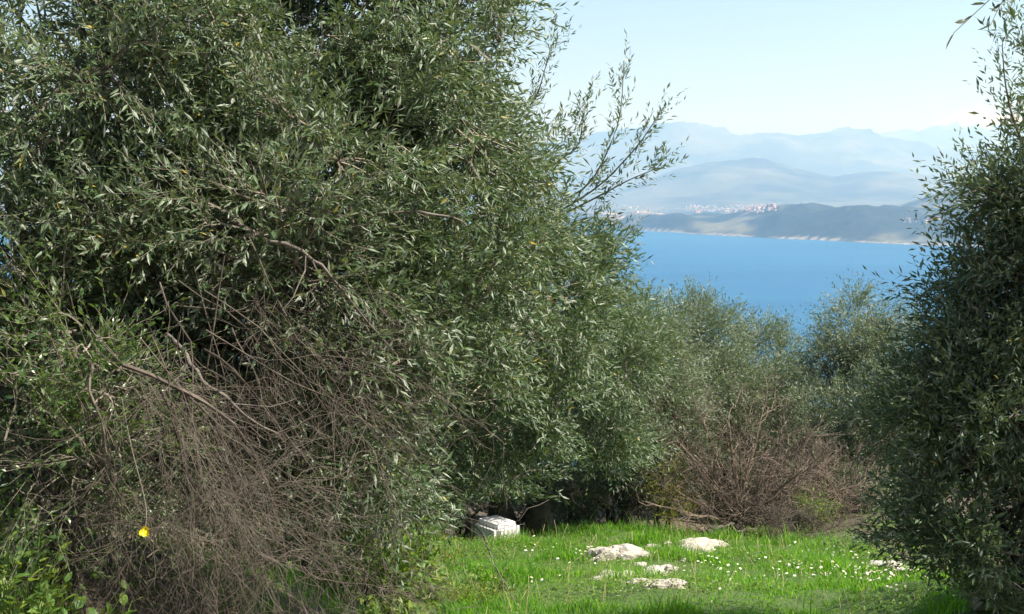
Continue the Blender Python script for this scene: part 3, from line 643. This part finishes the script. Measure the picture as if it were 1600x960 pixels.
ok = rng.uniform(0, 1, n) < dens; gx, gy = gx[ok], gy[ok]; n = len(gx); gz = ground_z(gx, gy)
hn = fbm(gx * 2.3, gy * 2.3, 96, 4)
h = rng.uniform(.025, .075, n) * (.35 + 1.7 * sstep(.4, .72, hn)) * np.where(rng.uniform(0, 1, n) < .02, 1.9, 1) * (1 + .3 * sstep(10.5, 12.5, gy)); an = rng.uniform(0, 6.283, n)
dx, dy = np.cos(an), np.sin(an); w = rng.uniform(.0025, .005, n); ben = rng.uniform(.15, .75, n) * h
base = np.stack([gx, gy, gz - .004], -1); sd_ = np.stack([-dy, dx, np.zeros(n)], -1) * w[:, None]
mid = base + np.stack([dx * ben * .3, dy * ben * .3, h * .55], -1); tip = base + np.stack([dx * ben, dy * ben, h], -1)
V = np.stack([base - sd_, base + sd_, mid - sd_ * .75, mid + sd_ * .75, tip], 1).reshape(-1, 3)
k = np.arange(n)[:, None, None] * 5; Fq = (k + np.array([[0, 1, 3], [0, 3, 2], [2, 3, 4]])[None]).reshape(-1, 3)
rn = np.clip(.15 + rng.uniform(0, .5, n) + 1.1 * (fbm(gx * 1.3, gy * 1.3, 97, 4) - .42) + .5 * (.5 - hn), 0, 1)
for c, rx, ry in BARE: rn = np.where(np.hypot((gx - c[0]) / rx, (gy - c[1]) / ry) < 1.5, np.clip(rn + .3, 0, 1), rn)
mb = MB(); mb.add(V, Fq, np.repeat(rn, 5)); tag(mb.build('grass', M['grass']), 'bright green spring grass in the clearing', 'grass', kind='stuff')

n = 60000; cx = rng.uniform(-1.2, 3.3, n); cy = rng.uniform(6.2, 12.4, n)
ok = rng.uniform(0, 1, n) < .75 * sstep(.5, .66, fbm(cx * 1.9, cy * 1.9, 131, 4)) + .02; cx, cy = cx[ok], cy[ok]; n = len(cx)
up_ = np.stack([rng.normal(0, .5, n), rng.normal(0, .5, n), np.ones(n)], -1)
fr, ps = leaf_frames(np.stack([cx, cy, ground_z(cx, cy) + rng.uniform(.01, .06, n)], -1), norm(up_), .02, .75, rng, (1.2, 2.5), 1.3)
mb = MB(); add_leaves(mb, fr, ps, np.clip(rng.uniform(0, 1, n) * .7 + .3 * fbm(cx * 3, cy * 3, 133, 2), 0, 1), False); tag(mb.build('clover', M['weed']), 'low broad-leaved clover patches among the grass', 'clover', kind='stuff')
n = 700; cx = rng.uniform(-1.0, 3.4, n); cy = rng.uniform(6.5, 12.6, n); h0 = rng.uniform(.06, .2, n); tl = rng.normal(0, .35, (n, 2)) * h0[:, None]
b0 = np.stack([cx, cy, ground_z(cx, cy) - .01], -1); t3 = np.linspace(0, 1, 4)[None, :, None]
pth = b0[:, None] + np.concatenate([tl, h0[:, None]], 1)[:, None] * np.concatenate([t3 ** 1.7, t3 ** 1.7, t3], -1)
m, nt, b = mat_new('dry_straw'); b.inputs['Base Color'].default_value = (.42, .35, .19, 1); b.inputs['Roughness'].default_value = .8
mb = MB(); add_tubes(mb, pth, np.full((n, 4), .0013), 3); tag(mb.build('dry_stalks', m), 'thin straw coloured dry stalks standing in the grass', 'dry stalks', kind='stuff')

# broad-leaved weeds between the blades
def weed(label, c, rx, n, seed, mat='weed', leaf=.04, h=.12, group='leafy weeds along the clearing'):
    rg = np.random.default_rng(seed); root = empty('weed', c); tag(root, label, 'weed', group)
    st = np.stack([c[0] + rg.normal(0, rx * .5, n), c[1] + rg.normal(0, rx * .5, n)], -1); zz = ground_z(st[:, 0], st[:, 1])
    d = norm(np.stack([rg.normal(0, .35, n), rg.normal(0, .35, n), np.ones(n)], -1)) * (h * rg.uniform(.5, 1.2, n))[:, None]
    b0 = np.concatenate([st, zz[:, None] - .01], 1); t = np.linspace(0, 1, 4)[None, :, None]
    pth = b0[:, None] + d[:, None] * t; mb = MB(); add_tubes(mb, pth, np.full((n, 4), .0018), 3); tag(mb.build('stems', M['stalk'], root), kind='stuff')
    pos, tan = along(pth, 7, rg, .15); fr, pos = leaf_frames(pos, tan, leaf, .48, rg, (.9, 1.8), .9)
    mb = MB(); add_leaves(mb, fr, pos, rg.uniform(0, 1, len(pos)), True); tag(mb.build('foliage', M[mat], root), kind='stuff'); return root
weed('lime yellow weed clump at the left edge of the grass', on_ground(690, 885), .25, 70, 1, 'yellow_shrub', .03, .2)
weed('lime yellow weed patch low in front of the grass edge', on_ground(720, 940), .3, 80, 2, 'yellow_shrub', .028, .12)
weed('broad-leaved green weed near the bottom left of the grass', on_ground(760, 925), .3, 60, 3, 'weed', .04, .09)
weed('broad-leaved weed under the thin bent twig', on_ground(740, 880), .3, 60, 4, 'weed', .035, .1)
weed('tall leafy green weed below the hanging olive leaves', on_ground(560, 935), .3, 60, 5, 'weed', .06, .28)
weed('fresh green weed clump behind the right-hand pale boulder', on_ground(1085, 842), .14, 40, 6, 'weed', .03, .12)
weed('lime green tuft in front of the bare shrub stems', on_ground(1195, 842), .2, 60, 7, 'weed', .03, .14)
weed('grey-green weed at the shaded right edge of the grass', on_ground(1345, 862), .25, 60, 8, 'shrub', .035, .16)
q = P(28, 930, 3.75); weed('lush bright green weed clump in the bottom left corner', gbase(q[0], q[1]), .16, 110, 9, 'weed', .05, .42)
q = P(70, 900, 4.3); weed('bright green weed clump under the branches at the left edge', gbase(q[0], q[1]), .16, 80, 10, 'weed', .045, .36)

# ------------------------------------------------------------------ daisies
mb = MB(); pl = [];
for k in range(11):
    a = k * 2 * math.pi / 11; c, s_ = math.cos(a), math.sin(a); pl += [(0, 0, .002), (c * .007 - s_ * .003, s_ * .007 + c * .003, .003), (c * .013, s_ * .013, .0), (c * .007 + s_ * .003, s_ * .007 - c * .003, .003)]
mb.add(pl, np.arange(44).reshape(-1, 4), mat=0)
e = [(math.cos(a) * .0045, math.sin(a) * .0045, .003) for a in np.arange(8) * math.pi / 4] + [(0, 0, .006)]
mb.add(e, [(k, (k + 1) % 8, 8) for k in range(8)], mat=1)
V, Q = tubes(np.array([[(0, 0, 0), (.003, 0, -.03), (0, 0, -.075)]], float), np.full((1, 3), .0011), 3); mb.add(V, Q, mat=2)
daisy = mb.mesh('daisy', [M['petal'], M['eye'], M['stalk']])
rng = np.random.default_rng(123)
DRIFT = [(930, 872, 24, 7, 26, 'small white daisy in the drift below the left pale boulder'), (960, 884, 30, 8, 10, 'small white daisy in the loose scatter above the flat bare rock'),
         (1250, 893, 24, 10, 34, 'small white daisy in the dense drift in mid-grass'), (1300, 890, 34, 14, 40, 'small white daisy in the scatter between the two dense drifts'),
         (1365, 903, 32, 10, 64, 'small white daisy in the dense drift beside the right-hand shade'), (1400, 915, 30, 12, 22, 'small white daisy at the shaded right border of the grass'),
         (1120, 893, 34, 12, 34, 'small white daisy in the scatter right of the flat bare rock'), (840, 866, 30, 6, 16, 'small white daisy near the foot of the forked trunk'),
         (1180, 915, 60, 16, 14, 'small white daisy standing alone low in mid-grass'), (860, 910, 70, 14, 10, 'small white daisy standing alone in the left part of the grass')]
for cx, cy, rx, ry, nn_, lab in DRIFT:
    for k in range(nn_):
        q = on_ground(cx + rng.normal(0, rx), min(955, max(850, cy + rng.normal(0, ry))))
        o = bpy.data.objects.new('daisy', daisy); col.objects.link(o); s_ = rng.uniform(.6, 1.15)
        o.location = (q[0], q[1], q[2] + .07 * s_); o.scale = (s_,) * 3; o.rotation_euler = (rng.normal(.25, .3), rng.normal(.1, .3), rng.uniform(0, 6.28))
        tag(o, lab, 'daisy', lab.replace('small white daisy', 'daisies'))
# yellow pea flower on its twig
fp = P(227, 833, 3.35); root = empty('yellow_flower', fp); tag(root, 'single bright yellow flower hanging in front of the dead brushwood', 'flower')
def petal(c, ax, L, W, seed):
    ax = norm(np.array(ax, float)); sd2 = norm(np.cross(ax, (0, 1, .2))); nm = np.cross(sd2, ax); u = np.linspace(0, 1, 6); v = np.linspace(-1, 1, 5); pts = []
    for a in u:
        wd = W * math.sin(math.pi * min(1, a * .85 + .1)) ** .7
        for b_ in v: pts.append(c + ax * L * a + sd2 * wd * b_ - nm * (L * .35 * b_ * b_ * a))
    i = (np.arange(5) * 5)[:, None] + np.arange(4)[None]; mb = MB(); mb.add(pts, np.stack([i, i + 1, i + 6, i + 5], -1).reshape(-1, 4)); return mb.build('petal', M['yellow'], root, smooth=True)
petal(fp + (0, 0, .008), (.15, 0, 1), .012, .012, 1); petal(fp + (0, -.002, .008), (-.9, -.2, -.6), .018, .009, 2); petal(fp + (0, -.002, .008), (.8, -.2, -.8), .018, .009, 3); petal(fp + (0, -.004, .008), (.1, -.6, -1), .018, .008, 4)
mb = MB(); add_tubes(mb, path_px([(227, 826, 3.35), (230, 800, 3.36), (222, 760, 3.42), (205, 700, 3.6), (190, 620, 3.9)])[None], np.full((1, 12), .001), 4); mb.build('stalk', M['twig'], root)

# ------------------------------------------------------------------ rocks
def rock(label, c, size, seed, name='boulder', cat='boulder', group=None, flat=1.0, sink=.25, sub=4):
    import bmesh
    bm = bmesh.new(); bmesh.ops.create_icosphere(bm, subdivisions=sub, radius=1); V = np.array([v.co[:] for v in bm.verts])
    s0 = seed * 3.1; nz = fbm(V[:, 0] * 1.7 + s0, V[:, 1] * 1.7 + V[:, 2] * 1.3, seed, 5) - .5; n2 = fbm(V[:, 0] * 5 + s0, V[:, 2] * 5 + V[:, 1] * 4, seed + 9, 3, True) - .5
    V = V * (1 + .9 * nz + .12 * n2)[:, None]; V[:, 2] = np.where(V[:, 2] > .7, .7 + (V[:, 2] - .7) * .6, V[:, 2])
    for v, q in zip(bm.verts, V * np.array(size)): v.co = q
    me = bpy.data.meshes.new(name); bm.to_mesh(me); bm.free(); me.materials.append(M['stone'])
    o = bpy.data.objects.new(name, me); col.objects.link(o); o.location = (c[0], c[1], c[2] + size[2] * (.5 - sink)); o.rotation_euler = (0, 0, seed * 1.7); o.rotation_euler[2] = (seed * .37) % .6 - .3
    tag(o, label, cat, group); return o
GR = 'pale limestone rocks in the grass'
rock('pale boulder at the left of the two large ones behind the daisies', on_ground(948, 868), (.22, .14, .2), 1, group=GR, sink=1.02)
rock('broad pale boulder leaning against the left boulder', on_ground(988, 867), (.23, .15, .17), 2, group=GR, sink=1.02)
rock('large pale boulder farthest right, below the fallen branch', on_ground(1082, 856), (.26, .16, .19), 3, group=GR, sink=1.02)
rock('rough lumpy boulder at the right end of the farthest boulder', on_ground(1112, 853), (.16, .12, .15), 4, group=GR, sink=1.02)
rock('small round pale stone between the two big boulders', on_ground(1042, 854), (.045, .04, .045), 5, 'stone', 'stone', GR)
rock('small flat pale stone next to the left boulder', on_ground(1022, 857), (.07, .05, .035), 6, 'stone', 'stone', GR)
for k, (px, py, sz, lab) in enumerate([(955, 903, (0.149, 0.103, .07), 'flat sunlit rock at the left end of the bare patch'),
        (1023, 898, (0.149, 0.172, .07), 'largest flat rock slab in the bare patch'), (1008, 910, (0.138, 0.092, .07), 'flat rock just below the largest slab'), (1035, 917, (0.138, 0.057, .07), 'thin rock at the bottom right of the bare patch')]):
    rock(lab, on_ground(px, py), sz, 20 + k, 'flat_rock', 'rock', GR, sink=1.05)
rng = np.random.default_rng(41)
for k in range(34):
    cx, cy, rx, ry = [(962, 902, 18, 4), (1022, 898, 22, 8), (1015, 914, 28, 4), (1035, 890, 20, 4)][k % 4]
    z_ = rng.uniform(.02, .055); rock('small pale stone chip scattered over the bare patch of the grass', on_ground(cx + rng.normal(0, rx), cy + rng.normal(0, ry)), (z_ * rng.uniform(1, 1.6), z_, z_ * .45), 50 + k, 'stone', 'stone', 'pale stone chips in the bare patch', sink=.4, sub=2)
rock('small pale stone beside the largest flat slab', on_ground(1050, 892), (.05, .05, .03), 10, 'stone', 'stone', GR)
rock('tiny pale stone in the grass above the bare patch', on_ground(1068, 878), (.03, .03, .025), 12, 'stone', 'stone', GR)
rock('pale stone at the edge of the right-hand shade', on_ground(1390, 892), (.16, .1, .06), 13, 'stone', 'stone', GR)
rock('pale stone in the shade by the dark olive trunk', on_ground(1545, 945), (.1, .09, .06), 14, 'stone', 'stone', GR)

# ------------------------------------------------------------------ white caged block
cb_ = gbase(-.15, 12.0) - np.array([0, 0, .06]); root = empty('caged_container', cb_); tag(root, 'dirty white container behind dark wire mesh, half hidden under the forked olive', 'container')
import bmesh
bm = bmesh.new(); bmesh.ops.create_cube(bm, size=1); bmesh.ops.scale(bm, vec=(.32, .42, .30), verts=bm.verts)
bmesh.ops.bevel(bm, geom=bm.edges[:], offset=.05, segments=4, affect='EDGES'); bmesh.ops.rotate(bm, cent=(0, 0, 0), matrix=Matrix.Rotation(R(38), 3, 'Z'), verts=bm.verts)
me = bpy.data.meshes.new('tank'); bm.to_mesh(me); bm.free(); me.materials.append(M['plastic'])
o = bpy.data.objects.new('tank', me); col.objects.link(o); o.parent = root; o.location = (0, 0, .15)
rot = Matrix.Rotation(R(38), 3, 'Z')
def bar(a, b_, nm):
    a = np.array(rot @ Vector(a)); b_ = np.array(rot @ Vector(b_)); mb = MB(); add_tubes(mb, np.array([[a, b_]]) + cb_, np.full((1, 2), .0024), 5); mb.build(nm, M['wire'], root)
for k in range(8): bar((-.17 + k * .0486, -.222, .0), (-.17 + k * .0486, -.222, .3), 'upright_wire')
for k in range(9): bar((-.172, -.215 + k * .054, .0), (-.172, -.215 + k * .054, .3), 'upright_wire')
for k in range(3): bar((-.175, -.2255, .04 + k * .12), (.175, -.2255, .04 + k * .12), 'cross_wire'); bar((-.1755, -.226, .04 + k * .12), (-.1755, .22, .04 + k * .12), 'cross_wire')

# ------------------------------------------------------------------ houses across the water
m, nt, b = mat_new('house_wall'); oi = N_(nt, 'ShaderNodeObjectInfo').outputs['Random']
nt.links.new(ramp(nt, oi, [(0, (.34, .29, .24)), (.5, (.46, .42, .37)), (1, (.62, .6, .57))]), b.inputs['Base Color']); M['wall'] = m
m, nt, b = mat_new('roof_tile'); b.inputs['Base Color'].default_value = (.36, .17, .11, 1); M['roof'] = m
def house_mesh(L, W, Hh, rf):
    mb = MB(); l, w = L / 2, W / 2
    V = [(-l, -w, -6), (l, -w, -6), (l, w, -6), (-l, w, -6), (-l, -w, Hh), (l, -w, Hh), (l, w, Hh), (-l, w, Hh), (-l, 0, Hh + rf), (l, 0, Hh + rf)]
    mb.add(V, [(0, 1, 5, 4), (1, 2, 6, 5), (2, 3, 7, 6), (3, 0, 4, 7)]); mb.add(V, [(5, 6, 9), (7, 4, 8)]); 
    q = 1.06; R4 = [(-l * q, -w * q, Hh - .3), (l * q, -w * q, Hh - .3), (l * q, 0, Hh + rf + .1), (-l * q, 0, Hh + rf + .1), (-l * q, w * q, Hh - .3), (l * q, w * q, Hh - .3)]
    mb.add(R4, [(0, 1, 2, 3), (3, 2, 5, 4)], mat=1); return mb.mesh('house', [M['wall'], M['roof']])
hm = [house_mesh(16, 11, 8, 2.0), house_mesh(12, 10, 11, 1.6), house_mesh(22, 12, 10, 2.2), house_mesh(10, 9, 6, 2)]
rng = np.random.default_rng(9)
yline = np.linspace(4200, 14500, 900)
def on_far(px, py):
    a, yy, zz = ray(px, py); s = yline / yy; hh, _, _ = far_h(a * s, yline); d = EYE[2] + zz * s - (SEA + hh)
    k = np.argmax(d < 0); return np.array([a * s[k], yline[k], SEA + hh[k]]) if d[k] < 0 else None
TOWN = [(1070, 1212, 321, 333, 170, 'tiny pale house in the town across the water', 'houses of the town across the water'),
        (1405, 1470, 342, 349, 8, 'tiny pale house in the hamlet on the right-hand far slope', 'houses of the far hamlet'),
        (960, 1065, 322, 333, 26, 'tiny pale house scattered left of the far town', 'houses left of the far town')]
for x0, x1, y0, y1, nn_, lab, grp in TOWN:
    for k in range(nn_):
        px = rng.uniform(x0, x1); py = rng.uniform(y0, y1)
        q = on_far(px, py)
        if q is None: continue
        o = bpy.data.objects.new('house', hm[rng.integers(4)]); col.objects.link(o); o.location = q; o.rotation_euler = (0, 0, rng.uniform(0, 3.1)); tag(o, lab, 'house', grp)
